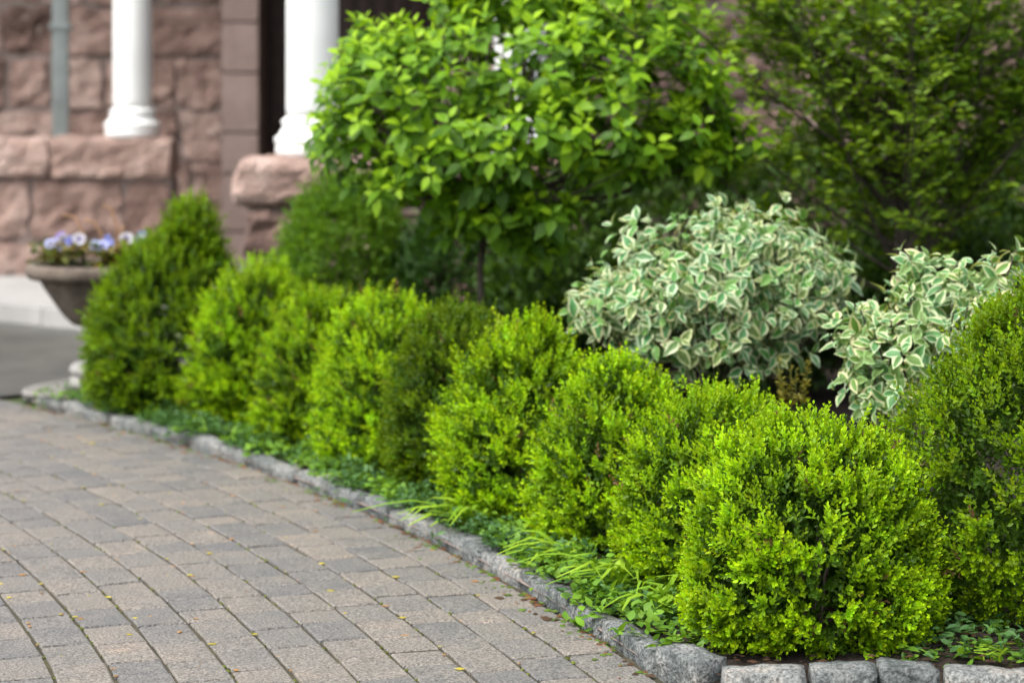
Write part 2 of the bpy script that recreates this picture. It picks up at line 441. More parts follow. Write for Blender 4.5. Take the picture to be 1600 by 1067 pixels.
# front pier
pr = wall('pier', -1.58, -.84, 13.72, 14.42, -.02, .94)
ashlar(pr, -1.60, -.82, .06, .93, 13.70, (.3, .28), (.3, .5), .04, random.Random(6))
link('cap_stone', block_mesh('cap_stone', .92, .86, .30, (14, 10, 8), .085, .03, 6, 4.4, False, .35), M_PINK, pr, (-1.21, 14.06 - HY, .935))
pr2 = wall('pier', -.36, .44, 13.72, 14.42, -.02, .94)
link('cap_stone', block_mesh('cap_stone', .92, .86, .30, (14, 10, 8), .12, .03, 5, 8.4, False, .35), M_PINK, pr2, (.05, 14.06 - HY, .935))
ashlar(pr2, -.36, .44, .06, .93, 13.70, (.3, .28), (.3, .5), .04, random.Random(16))
# columns
def column(x, y, z):
    c = hpart('column', lathe('column', [(.158, .24), (.160, .30), (.160, .9), (.155, 1.5), (.145, 2.0), (.138, 2.52)], 48), M_WHITE, house, (x, y - HY, z))
    link('column_base', lathe('column_base', [(.225, 0), (.225, .055), (.222, .06), (.222, .075), (.228, .082), (.232, .10), (.228, .118), (.212, .128), (.200, .135), (.200, .15), (.186, .165), (.180, .19), (.186, .197), (.190, .21), (.186, .224), (.172, .232), (.160, .243)], 48), M_WHITE, c)
    link('column_capital', lathe('column_capital', [(.138, 2.0), (.165, 2.04), (.165, 2.08), (.21, 2.14), (.21, 2.2)], 40), M_WHITE, c, (0, 0, .32))
column(-3.146, 19.1, 1.255); column(-1.218, 14.06, 1.23); column(.05, 14.06, 1.23)
# grey downpipe standing on the parapet
dp = hpart('downpipe', block_mesh('downpipe', .14, .11, 2.3, (2, 2, 4), .02, .0, 1, 0, False), M_GREYP, house, (-3.745, 19.12 - HY, 1.25))
for zz in (.9, 1.9): link('pipe_bracket', block_mesh('pipe_bracket', .18, .13, .05, (2, 2, 2), .008, 0, 1, 0), M_GREYP, dp, (0, 0, zz))
# dark doors in the shade of the porch
dw = wall('door_wall', -2.6, -.44, 20.75, 20.95, -.02, 3.4, M_WOOD)
x = -2.19
for k in range(11):
    link('door_plank', block_mesh('door_plank', .145, .05, 3.0, (2, 1, 4), .008, .001, 2, k), M_WOOD, dw, (x + .078, 20.735 - HY, .1)); x += .158
link('door_rail', block_mesh('door_rail', 1.7, .04, .18, (4, 1, 2), .01, 0, 1, 3), M_WOOD, dw, (-1.32, 20.69 - HY, 1.35))
# porch roof (out of view, gives the porch its shade)
hpart('porch_roof', prism('porch_roof', [(-8.2, 19.5 - HY), (-1.85, 19.5 - HY), (-1.85, 13.4 - HY), (-.30, 13.4 - HY), (.55, 13.4 - HY), (.55, 14.5 - HY), (-.42, 14.7 - HY), (-.42, 22 - HY), (-8.2, 22 - HY)], 3.75, 3.95), M_ROOF)

# ------------------------------------------------------------------ leaves and plants
def simple_leaf(wid=.3, fold=.06, droop=.1):
    """two quads, six points, along +y, unit length"""
    T = np.array([[0, 0, 0], [-wid * .85, .38, fold], [-wid * .8, .72, fold - droop * .5], [0, 1, -droop], [wid * .8, .72, fold - droop * .5], [wid * .85, .38, fold]])
    return T, np.array([[0, 3, 2, 1], [0, 5, 4, 3]])

def ovate_leaf(wid=.27, fold=.07, droop=.22, wave=.0):
    """eight quads with a midrib crease, a curled blade and a drawn-out tip"""
    rows = [(0, .03), (.14, .55), (.38, 1.0), (.62, .82), (.84, .36), (1.0, .02)]
    T, Q = [], []
    for k, (t, w) in enumerate(rows):
        z = -droop * t * t
        for sx in (-1, 0, 1): T.append((sx * w * wid, t, z + (fold * w if sx else 0) + (wave * (-1) ** k if sx else 0)))
    for k in range(len(rows) - 1):
        b = k * 3; Q += [(b, b + 1, b + 4, b + 3), (b + 1, b + 2, b + 5, b + 4)]
    return np.array(T), np.array(Q)

def variegated_leaf(seed):
    """green heart and a separate cream margin, hard edged; returns T, Q, colours"""
    rr = random.Random(seed)
    rows = [(0, .05), (.15, .58), (.38, 1.0), (.62, .86), (.83, .42), (1.0, .03)]
    inner = [rr.uniform(.45, .76) for _ in rows]; inner[0] = .6; inner[-1] = .3
    wid, fold, droop = .29, .08, .25
    gr = np.array([rr.uniform(.075, .13), rr.uniform(.18, .26), rr.uniform(.045, .08)])
    wh = np.array([rr.uniform(.42, .54), rr.uniform(.51, .61), rr.uniform(.27, .37)])
    if seed % 7 == 3: wh = np.array([.20, .34, .11])
    if seed % 7 == 5: wh = np.array([.60, .57, .33])
    T, Q, C = [], [], []
    def pt(t, x): return (x * wid, t, -droop * t * t + fold * abs(x))
    for k in range(5):
        (t0, w0), (t1, w1) = rows[k], rows[k + 1]; i0, i1 = w0 * inner[k], w1 * inner[k + 1]
        if k == 4: i1 = w1 * .3
        for xa0, xb0, xa1, xb1, c in ((-w0, -i0, -w1, -i1, wh), (-i0, 0, -i1, 0, gr), (0, i0, 0, i1, gr), (i0, w0, i1, w1, wh)):
            if k == 4: c = wh if c is wh or rr.random() < .6 else c
            b = len(T); T += [pt(t0, xa0), pt(t0, xb0), pt(t1, xb1), pt(t1, xa1)]; Q.append((b, b + 1, b + 2, b + 3)); C += [c * rr.uniform(.9, 1.08)] * 4
    return np.array(T), np.array(Q), np.array(C)

def box_shoot(seed, pairs=4, ll=.021, length=.052):
    """a boxwood shoot along +y: crossed pairs of small oval leaves and a bright tip; returns V, Q, tipness"""
    rr = np.random.default_rng(seed); T, Q = simple_leaf(.28, .06, .05)
    V, QQ, tp, n = [], [], [], 0
    for k in range(pairs + 1):
        t = k / pairs; a0 = (k % 2) * math.pi / 2 + rr.uniform(-.3, .3)
        nl = 2
        for q in range(nl):
            a = a0 + q * math.pi + rr.uniform(-.25, .25); tilt = (.92 - .62 * t) + rr.uniform(-.15, .15)
            out = np.array([math.cos(a), 0, math.sin(a)]); ax = np.array([0, 1., 0])
            d = out * math.sin(tilt) + ax * math.cos(tilt); h = ax * math.sin(tilt) - out * math.cos(tilt) + .001
            s = ll * (1 - .4 * t ** 2) * rr.uniform(.85, 1.12)
            M = frames(d[None], h[None])
            P = place(T, (ax * length * t)[None], M, np.array([s])); V.append(P); QQ.append(Q + n); n += len(P)
            tp.append(np.full(len(P), t))
    return np.concatenate(V), np.concatenate(QQ), np.concatenate(tp)
SHOOTS = [box_shoot(s, 3 if s % 2 else 4) for s in range(4)]

def fib(n, jit, g):
    i = np.arange(n) + .5
    ph = np.arccos(1 - 2 * i / n); th = math.pi * (1 + 5 ** .5) * i
    d = np.stack([np.cos(th) * np.sin(ph), np.sin(th) * np.sin(ph), np.cos(ph)], -1)
    return norm(d + g.normal(0, jit, d.shape))

def lump(d, g, k=7, amp=.1):
    f = np.zeros(len(d))
    for _ in range(k):
        c = norm(g.normal(0, 1, 3)); c[2] *= .7
        f += g.uniform(.3, 1) * np.exp(-((d - c) ** 2).sum(-1) / .22) * g.choice([1, 1, -1])
    return 1 + amp * f

def jitter_col(base, m, g, v=.12, hue=.06):
    c = np.asarray(base)[None] * g.normal(1, v, (m, 1)).clip(.5, 1.6)
    c = c * g.normal(1, hue, (m, 3)).clip(.7, 1.3)
    return c.clip(.002, .9)

def stems_mesh(name, top, n, g, r=.012, spread=.5):
    ms = Mesher()
    for k in range(n):
        a = g.uniform(0, 2 * math.pi); rr = spread * g.uniform(.3, 1)
        pts = [(.03 * math.cos(a), .03 * math.sin(a), -.03), (rr * .35 * math.cos(a), rr * .35 * math.sin(a), top * .35), (rr * .8 * math.cos(a), rr * .8 * math.sin(a), top * .75)]
        V, Q = tube(pts, [r, r * .75, r * .35], 5); ms.add(V, Q, (.05, .04, .03))
    return ms.mesh(name, True)

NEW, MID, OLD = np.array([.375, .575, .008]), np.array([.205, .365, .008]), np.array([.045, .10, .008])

def boxwood(label, x, y, rx, h, seed, clumps=230, per=14, sc=1.0, tone=1.0, bright=1.0, taper=.0, ry=None, zoff=-.05, group='boxwood shrubs along the kerb', knob=None):
    g = np.random.default_rng(seed); ry = ry or rx
    z0 = soil_z(x, y); root = empty('boxwood_shrub', (x, y, z0)); tag(root, label, 'shrub', group)
    x += 16 * y / FPX; y -= .05; root.location.x = x; root.location.y = y; rx *= 1.22; ry *= 1.22; h = h - z0; cz = zoff + (h - zoff) * .33; rzu, rzd = h - cz - .02, cz - zoff
    d = fib(clumps, .12, g); d = d[d[:, 2] > -.85]
    lf_seed = int(g.integers(1 << 30))
    def surf(d):
        L = lump(d, np.random.default_rng(lf_seed), 11, .13)
        rz = np.where(d[:, 2] > 0, rzu, rzd)
        hor = np.where(d[:, 2] > 0, 1 - taper * d[:, 2] ** 1.0, 1 - .10 * d[:, 2])
        # square the shoulders a little so that the shrub is plump, not a ball
        e = np.abs(d) ** np.where(d[:, 2:] > 0, .97, .74) * np.sign(d)
        return np.stack([e[:, 0] * rx * hor, e[:, 1] * ry * hor, e[:, 2] * rz], -1) * L[:, None] + np.array([0, 0, cz])
    P = surf(d); N = norm((P - np.array([0, 0, cz])) / np.array([rx, ry, .5 * (rzu + rzd)]) ** 1.3)
    ms = Mesher()
    # clump layers: outer tufts, then older shoots deeper inside
    per = int(per * 1.25)
    if knob:
        kx, kz, kr, krz, kn = knob; dk = fib(kn, .15, g); dk = dk[dk[:, 2] > -.5]
        P = np.concatenate([P, dk * np.array([kr, kr, krz]) + np.array([kx, 0, kz])]); N = np.concatenate([N, norm(dk + np.array([0, 0, .4]))])
    m = len(P); cl = np.repeat(np.arange(m), per)
    off = g.normal(0, 1, (len(cl), 3)); off -= (off * N[cl]).sum(-1, keepdims=True) * N[cl]
    cs = (4 * math.pi * rx * (h * .5) / clumps) ** .5 * .62
    rad = np.linalg.norm(off, axis=-1, keepdims=True) / 1.6
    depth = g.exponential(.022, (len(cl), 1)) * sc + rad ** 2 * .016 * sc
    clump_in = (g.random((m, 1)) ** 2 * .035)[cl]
    pos = P[cl] + off * cs * .55 - N[cl] * (depth + clump_in)
    dirs = norm(N[cl] * .75 + np.array([0, 0, .42]) + off * .30 + g.normal(0, .22, off.shape))
    tuft = g.normal(1, .13, m)[cl]
    # a few longer spring shoots standing out of the outline
    lng = g.random(len(cl)) < .16
    up = (N[cl][:, 2] > .1)
    size = sc * g.uniform(.75, 1.15, len(cl)); pos = pos + dirs * (lng * up * g.uniform(.01, .045, len(cl)) * sc)[:, None]
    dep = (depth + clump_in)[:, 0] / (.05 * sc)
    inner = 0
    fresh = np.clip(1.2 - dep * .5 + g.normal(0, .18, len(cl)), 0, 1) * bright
    var = g.integers(0, len(SHOOTS), len(cl))
    for v, (T, Q, tp) in enumerate(SHOOTS):
        k = np.where(var == v)[0]
        if not len(k): continue
        M = frames(dirs[k], norm(g.normal(0, 1, (len(k), 3))))
        Vv = place(T, pos[k] - dirs[k] * .02 * sc, M, size[k])
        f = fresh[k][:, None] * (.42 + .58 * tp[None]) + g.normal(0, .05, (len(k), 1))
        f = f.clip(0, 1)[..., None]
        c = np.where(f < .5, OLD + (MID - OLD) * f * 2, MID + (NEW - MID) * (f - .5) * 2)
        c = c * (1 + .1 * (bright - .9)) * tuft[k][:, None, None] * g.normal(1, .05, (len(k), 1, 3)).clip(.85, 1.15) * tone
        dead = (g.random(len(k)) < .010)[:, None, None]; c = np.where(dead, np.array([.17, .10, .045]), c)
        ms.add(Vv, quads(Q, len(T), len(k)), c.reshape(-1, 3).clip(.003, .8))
    # older foliage within
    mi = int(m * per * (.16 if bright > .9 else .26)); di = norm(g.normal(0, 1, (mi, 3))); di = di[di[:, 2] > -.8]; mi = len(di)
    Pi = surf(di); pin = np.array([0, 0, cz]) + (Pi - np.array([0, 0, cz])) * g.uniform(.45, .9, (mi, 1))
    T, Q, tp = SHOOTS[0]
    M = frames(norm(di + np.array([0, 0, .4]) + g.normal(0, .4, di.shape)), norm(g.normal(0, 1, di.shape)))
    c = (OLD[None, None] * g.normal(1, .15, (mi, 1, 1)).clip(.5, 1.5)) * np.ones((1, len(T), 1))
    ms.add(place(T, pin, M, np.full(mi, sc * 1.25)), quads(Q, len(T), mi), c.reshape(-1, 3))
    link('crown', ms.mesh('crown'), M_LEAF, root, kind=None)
    link('stem', stems_mesh('stem', h * .7, 8, g, .008, rx * .5), M_BARK, root)
    return root

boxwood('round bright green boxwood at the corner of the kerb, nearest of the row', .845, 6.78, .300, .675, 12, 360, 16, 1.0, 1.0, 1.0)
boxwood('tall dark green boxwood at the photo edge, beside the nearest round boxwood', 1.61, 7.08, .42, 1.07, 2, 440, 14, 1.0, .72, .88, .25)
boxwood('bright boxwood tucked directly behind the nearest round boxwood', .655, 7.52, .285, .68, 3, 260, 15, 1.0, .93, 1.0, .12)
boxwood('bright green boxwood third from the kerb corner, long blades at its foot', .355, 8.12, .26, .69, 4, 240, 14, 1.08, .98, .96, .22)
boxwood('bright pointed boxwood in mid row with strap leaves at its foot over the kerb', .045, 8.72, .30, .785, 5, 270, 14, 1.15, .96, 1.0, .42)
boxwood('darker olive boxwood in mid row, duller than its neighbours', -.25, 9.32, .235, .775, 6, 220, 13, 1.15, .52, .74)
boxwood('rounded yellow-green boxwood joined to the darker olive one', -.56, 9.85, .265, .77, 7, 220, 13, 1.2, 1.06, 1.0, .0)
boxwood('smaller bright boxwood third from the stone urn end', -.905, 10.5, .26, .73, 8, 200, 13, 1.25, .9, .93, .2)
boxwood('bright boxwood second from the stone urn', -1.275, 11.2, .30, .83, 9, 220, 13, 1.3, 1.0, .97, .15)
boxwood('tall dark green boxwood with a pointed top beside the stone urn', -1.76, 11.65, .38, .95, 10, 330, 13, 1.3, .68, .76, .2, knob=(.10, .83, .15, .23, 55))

# fine dark evergreen by the pier, and evergreens against the wall behind
def evergreen(name, label, x, y, rx, h, seed, n=1800, ll=.045, col=(.03, .075, .014), col2=(.06, .13, .02), wid=.2, inner=.5, ry=None, group='dark evergreens against the house'):
    g = np.random.default_rng(seed); z0 = soil_z(x, y); root = empty(name, (x, y, z0)); tag(root, label, 'shrub', group); ry = ry or rx
    d = norm(g.normal(0, 1, (n, 3))); d = d[d[:, 2] > -.9]; n = len(d)
    L = lump(d, g, 10, .14); rr = g.uniform(inner, 1, (n, 1)) ** .5
    P = d * np.array([rx, ry, h * .5]) * L[:, None] * rr + np.array([0, 0, h * .5])
    nl = 5; ms = Mesher(); T, Q = simple_leaf(wid, .05, .12)
    for k in range(nl):
        dk = norm(d * .6 + np.array([0, 0, .35]) + g.normal(0, .55, d.shape))
        M = frames(dk, norm(np.array([0, 0, 1.]) + d * .5 + g.normal(0, .3, d.shape)))
        t = g.random((n, 1)) ** 1.5
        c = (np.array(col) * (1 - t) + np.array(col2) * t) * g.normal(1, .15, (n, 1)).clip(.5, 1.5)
        ms.add(place(T, P + g.normal(0, ll * .5, P.shape), M, ll * g.uniform(.7, 1.25, n)), quads(Q, len(T), n), np.repeat(c, len(T), 0))
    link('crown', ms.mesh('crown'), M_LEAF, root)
    link('stem', stems_mesh('stem', h * .8, 7, g, .014, rx * .7), M_BARK, root)
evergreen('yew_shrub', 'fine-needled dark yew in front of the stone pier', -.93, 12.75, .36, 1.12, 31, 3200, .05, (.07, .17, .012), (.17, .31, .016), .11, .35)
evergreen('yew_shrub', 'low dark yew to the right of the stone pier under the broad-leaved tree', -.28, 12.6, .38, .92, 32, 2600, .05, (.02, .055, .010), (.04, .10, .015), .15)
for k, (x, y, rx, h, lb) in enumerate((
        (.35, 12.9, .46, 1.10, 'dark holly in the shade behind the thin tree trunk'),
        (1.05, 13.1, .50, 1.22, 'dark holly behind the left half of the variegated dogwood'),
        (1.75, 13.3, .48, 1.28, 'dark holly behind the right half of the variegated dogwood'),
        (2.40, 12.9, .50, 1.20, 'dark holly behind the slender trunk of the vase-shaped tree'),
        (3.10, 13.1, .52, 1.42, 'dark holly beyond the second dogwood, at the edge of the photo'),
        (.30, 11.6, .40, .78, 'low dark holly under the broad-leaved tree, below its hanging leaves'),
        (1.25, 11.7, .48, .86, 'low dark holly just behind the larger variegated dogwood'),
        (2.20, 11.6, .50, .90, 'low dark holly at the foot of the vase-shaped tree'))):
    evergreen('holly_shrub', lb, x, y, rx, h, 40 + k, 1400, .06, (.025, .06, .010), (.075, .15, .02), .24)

# ------------------------------------------------------------------ leafy crowns with single leaves as parts
def leaf_parts(crown, T, Q, Cs, pos, M, s, var, pick, mat):
    """the picked leaves as objects sharing a few meshes"""
    mesh = []
    for c in Cs:
        me = np_mesh('leaf', T, Q, c, True); me.materials.append(mat); mesh.append(me)
    for i in pick:
        o = bpy.data.objects.new('leaf', mesh[var[i]]); COL.objects.link(o); o.parent = crown
        m3 = Matrix([list(r) for r in M[i]]).to_4x4(); m3.translation = Vector(pos[i])
        o.matrix_basis = m3 @ Matrix.Scale(float(s[i]), 4)

def pick_front(pos, root, n, g):
    w = pos + np.array(root); u = 800 + w[:, 0] * FPX / w[:, 1]; v = HOR + (CAMH - w[:, 2]) * FPX / w[:, 1]
    cell = {}
    for i in np.argsort(w[:, 1]):
        if -20 < u[i] < 1620 and -20 < v[i] < 1080:
            key = (int(u[i] // 26), int(v[i] // 22))
            if key not in cell: cell[key] = i
    c = sorted(cell.values(), key=lambda i: w[i, 1]); return np.array(c[:n])

# broad-leaved standard tree
def broad_tree():
    g = np.random.default_rng(71); X, Y = -.14, 10.4; z0 = soil_z(X, Y); root = empty('broadleaf_tree', (X, Y, z0))
    tag(root, 'small tree with broad fresh green leaves in whorls on one thin trunk', 'tree')
    def W(px, py): return (px - 800) * Y / FPX - X, CAMH - (py - HOR) * Y / FPX - z0
    # lobes of the crown: centre x, z, radius x, z, depth offset, depth radius
    lobes = [(640, 150, 135, 100, -.10, .5), (800, 90, 170, 110, -.05, .6), (985, 120, 150, 95, -.1, .55), (775, 340, 95, 42, -.1, .25), (730, 250, 120, 45, -.25, .4),
             (870, 205, 220, 60, -.3, .45), (560, 215, 75, 65, .0, .3), (800, -30, 130, 80, .1, .45), (1070, 195, 95, 75, 0, .4), (970, 10, 120, 70, .1, .45), (590, 75, 60, 45, 0, .3), (860, 370, 40, 24, -.1, .15), (505, 190, 28, 40, 0, .12), (650, 275, 95, 45, -.1, .35), (800, 315, 105, 45, -.2, .3), (1095, 235, 70, 42, 0, .3), (930, 250, 70, 30, -.1, .3)]
    P, N = [], []
    for cx, cy, rx, ry, dy, rd in lobes:
        x, z = W(cx, cy); rx, rz = rx * Y / FPX, ry * Y / FPX
        n = int(80 * (rx * rz + rx * rd + rz * rd) / .25)
        d = fib(n, .2, g); d = d[d[:, 2] > -.75]
        rr = g.uniform(.72, 1.05, (len(d), 1)) + (g.random((len(d), 1)) < .2) * g.uniform(.05, .32, (len(d), 1))
        P.append(np.array([x, dy, z]) + d * np.array([rx, rd, rz]) * rr); N.append(d)
    P = np.concatenate(P); N = np.concatenate(N)
    # thin out what lies deep inside another lobe
    keep = np.ones(len(P), bool)
    for cx, cy, rx, ry, dy, rd in lobes:
        x, z = W(cx, cy); q = (P - np.array([x, dy, z])) / np.array([rx * Y / FPX, rd, ry * Y / FPX])
        keep &= (q ** 2).sum(-1) > .42
    keep &= np.array([mnoise.noise(Vector(q * 3.6)) < .40 for q in P])
    P, N = P[keep], N[keep]; m = len(P); age = g.normal(0, .15, m)
    axis = norm(N * .55 + np.array([0, -.15, .75]) + g.normal(0, .18, N.shape))
    pos, D, H, S, C = [], [], [], [], []
    u = norm(np.cross(axis, np.array([.31, .52, .2]))); v = np.cross(axis, u)
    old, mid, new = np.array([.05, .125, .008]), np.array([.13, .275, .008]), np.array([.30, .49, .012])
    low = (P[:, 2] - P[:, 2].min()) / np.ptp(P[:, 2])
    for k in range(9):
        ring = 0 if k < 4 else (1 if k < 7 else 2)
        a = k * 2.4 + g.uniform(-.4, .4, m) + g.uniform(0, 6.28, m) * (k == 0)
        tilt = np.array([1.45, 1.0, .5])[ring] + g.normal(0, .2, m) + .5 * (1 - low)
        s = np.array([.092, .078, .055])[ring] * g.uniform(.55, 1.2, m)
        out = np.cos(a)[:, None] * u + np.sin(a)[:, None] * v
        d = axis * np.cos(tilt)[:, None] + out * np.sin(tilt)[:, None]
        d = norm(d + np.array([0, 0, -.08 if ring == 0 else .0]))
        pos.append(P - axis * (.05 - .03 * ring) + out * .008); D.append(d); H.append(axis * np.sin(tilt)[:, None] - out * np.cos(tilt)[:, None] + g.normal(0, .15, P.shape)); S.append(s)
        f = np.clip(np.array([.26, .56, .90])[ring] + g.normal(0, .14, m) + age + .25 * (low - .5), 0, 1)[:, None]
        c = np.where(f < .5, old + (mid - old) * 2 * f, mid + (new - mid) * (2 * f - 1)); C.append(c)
    pos, D, H, S, C = map(np.concatenate, (pos, D, H, S, C))
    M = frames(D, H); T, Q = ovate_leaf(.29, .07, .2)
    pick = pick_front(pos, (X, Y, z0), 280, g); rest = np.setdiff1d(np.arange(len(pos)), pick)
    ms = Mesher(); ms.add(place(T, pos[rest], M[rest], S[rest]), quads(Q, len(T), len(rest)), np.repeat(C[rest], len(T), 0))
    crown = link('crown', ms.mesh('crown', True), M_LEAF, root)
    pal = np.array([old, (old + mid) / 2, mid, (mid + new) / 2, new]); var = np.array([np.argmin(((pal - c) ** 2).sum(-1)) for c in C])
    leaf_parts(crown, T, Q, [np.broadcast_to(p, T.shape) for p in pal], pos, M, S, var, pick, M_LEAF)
    b = Mesher(); top = np.array([.02, 0, .98])
    V, Q2 = tube([(0, 0, -.05), (.01, .01, .4), (-.005, 0, .75), top], [.022, .018, .017, .016], 8); b.add(V, Q2, (.05, .04, .03))
    link('trunk', b.mesh('trunk', True), M_BARK, root)
    b = Mesher()
    for i in g.choice(m, 110, replace=False):
        st = top + np.array([0, 0, g.uniform(-.06, .1)]); e = P[i] - axis[i] * .03; md = st * .5 + e * .5 + np.array([0, 0, -.05]) + g.normal(0, .04, 3)
        V, Q2 = tube([st, st * .75 + md * .25 + np.array([0, 0, .02]), md, e], [.010, .009, .006, .003], 5); b.add(V, Q2, (.05, .04, .03))
    link('branches', b.mesh('branches', True), M_BARK, root)
broad_tree()

# variegated dogwoods
def dogwood(label, X, Y, lobes, seed, ll, dens, nstem=7, brown=0):
    g = np.random.default_rng(seed); z0 = soil_z(X, Y); root = empty('variegated_dogwood', (X, Y, z0))
    tag(root, label, 'shrub', 'variegated dogwoods')
    P, N = [], []
    for cx, cy, rx, ry, dy, rd in lobes:
        x, z = (cx - 800) * Y / FPX - X, CAMH - (cy - HOR) * Y / FPX - z0; rx, rz = rx * Y / FPX, ry * Y / FPX
        n = int(dens * (rx * rz + rx * rd + rz * rd) / .1); d = fib(n, .2, g); d = d[d[:, 2] > -.6]
        P.append(np.array([x, dy, z]) + d * np.array([rx, rd, rz]) * (g.uniform(.7, 1.06, (len(d), 1)) + (g.random((len(d), 1)) < .2) * g.uniform(.05, .34, (len(d), 1)))); N.append(d)
    P, N = np.concatenate(P), np.concatenate(N); m = len(P)
    axis = norm(N * .8 + np.array([0, -.1, .3]) + g.normal(0, .25, N.shape))
    u = norm(np.cross(axis, np.array([.31, .52, .2]))); v = np.cross(axis, u)
    pos, D, H, S = [], [], [], []
    for k in range(6):
        pr = k // 2; a = (pr * 1.57) + (k % 2) * math.pi + g.uniform(-.35, .35, m)
        tilt = np.array([1.5, 1.1, .6])[pr] + g.normal(0, .22, m)
        out = np.cos(a)[:, None] * u + np.sin(a)[:, None] * v
        d = norm(axis * np.cos(tilt)[:, None] + out * np.sin(tilt)[:, None] + np.array([0, 0, -.22]))
        pos.append(P - axis * (.07 - .03 * pr) + g.normal(0, .008, P.shape)); D.append(d)
        H.append(axis * np.sin(tilt)[:, None] - out * np.cos(tilt)[:, None] + np.array([0, -.35, .45]) + g.normal(0, .25, P.shape)); S.append(ll * np.array([1.08, 1.0, .72])[pr] * g.uniform(.75, 1.15, m))
    pos, D, H, S = map(np.concatenate, (pos, D, H, S)); M = frames(D, H); n = len(pos)
    LV = [variegated_leaf(seed * 10 + k) for k in range(7)]; var = g.integers(0, 7, n)
    pick = pick_front(pos, (X, Y, z0), 260, g); isp = np.zeros(n, bool); isp[pick] = True
    ms = Mesher()
    for k, (T, Q, C) in enumerate(LV):
        i = np.where((var == k) & ~isp)[0]; ms.add(place(T, pos[i], M[i], S[i]), quads(Q, len(T), len(i)), np.tile(C, (len(i), 1)))
    crown = link('crown', ms.mesh('crown', False), M_VARI, root)
    mesh = []
    for T, Q, C in LV:
        me = np_mesh('leaf', T, Q, C); me.materials.append(M_VARI); mesh.append(me)
    for i in pick:
        o = bpy.data.objects.new('leaf', mesh[var[i]]); COL.objects.link(o); o.parent = crown
        m3 = Matrix([list(r) for r in M[i]]).to_4x4(); m3.translation = Vector(pos[i]); o.matrix_basis = m3 @ Matrix.Scale(float(S[i]), 4)
    b = Mesher()
    for k in range(nstem):
        e = P[g.integers(0, m)] * .9; s = np.array([g.normal(0, .04), g.normal(0, .04), -.04]); md = s * .45 + e * .55 + g.normal(0, .05, 3) * np.array([1, 1, 0])
        V, Q2 = tube([s, s * .6 + md * .4 + np.array([0, 0, .05]), md, e], [.013, .011, .009, .004], 6); b.add(V, Q2, (.05, .04, .03))
    for i in g.choice(m, 70, replace=False):
        e = P[i]; V, Q2 = tube([e * .55 + np.array([0, 0, .1]), e * .8 + np.array([0, 0, .02]), e], [.006, .005, .003], 5); b.add(V, Q2, (.05, .04, .03))
    link('stem', b.mesh('stem', True), M_BARK, root)
dogwood('larger cream-edged variegated dogwood with a rounded spreading crown behind the middle boxwoods', .80, 9.05,
        [(1120, 445, 195, 105, 0, .46), (1000, 470, 115, 75, -.1, .35), (1190, 400, 110, 72, .0, .35), (1060, 510, 130, 62, -.2, .3), (1240, 450, 95, 72, 0, .3), (1130, 360, 75, 45, .05, .2), (1100, 540, 150, 48, -.1, .3), (930, 475, 50, 40, -.05, .2)], 81, .070, 46)
dogwood('nearer cream-edged dogwood with a pointed top between the tall boxwood and the vase-shaped tree', 1.46, 8.1,
        [(1480, 520, 145, 95, 0, .38), (1420, 570, 110, 75, -.1, .3), (1540, 470, 90, 75, .0, .3), (1435, 425, 32, 48, .02, .12), (1345, 520, 50, 50, -.05, .18), (1380, 605, 70, 50, -.1, .22), (1600, 480, 80, 70, .05, .3)], 82, .070, 50)

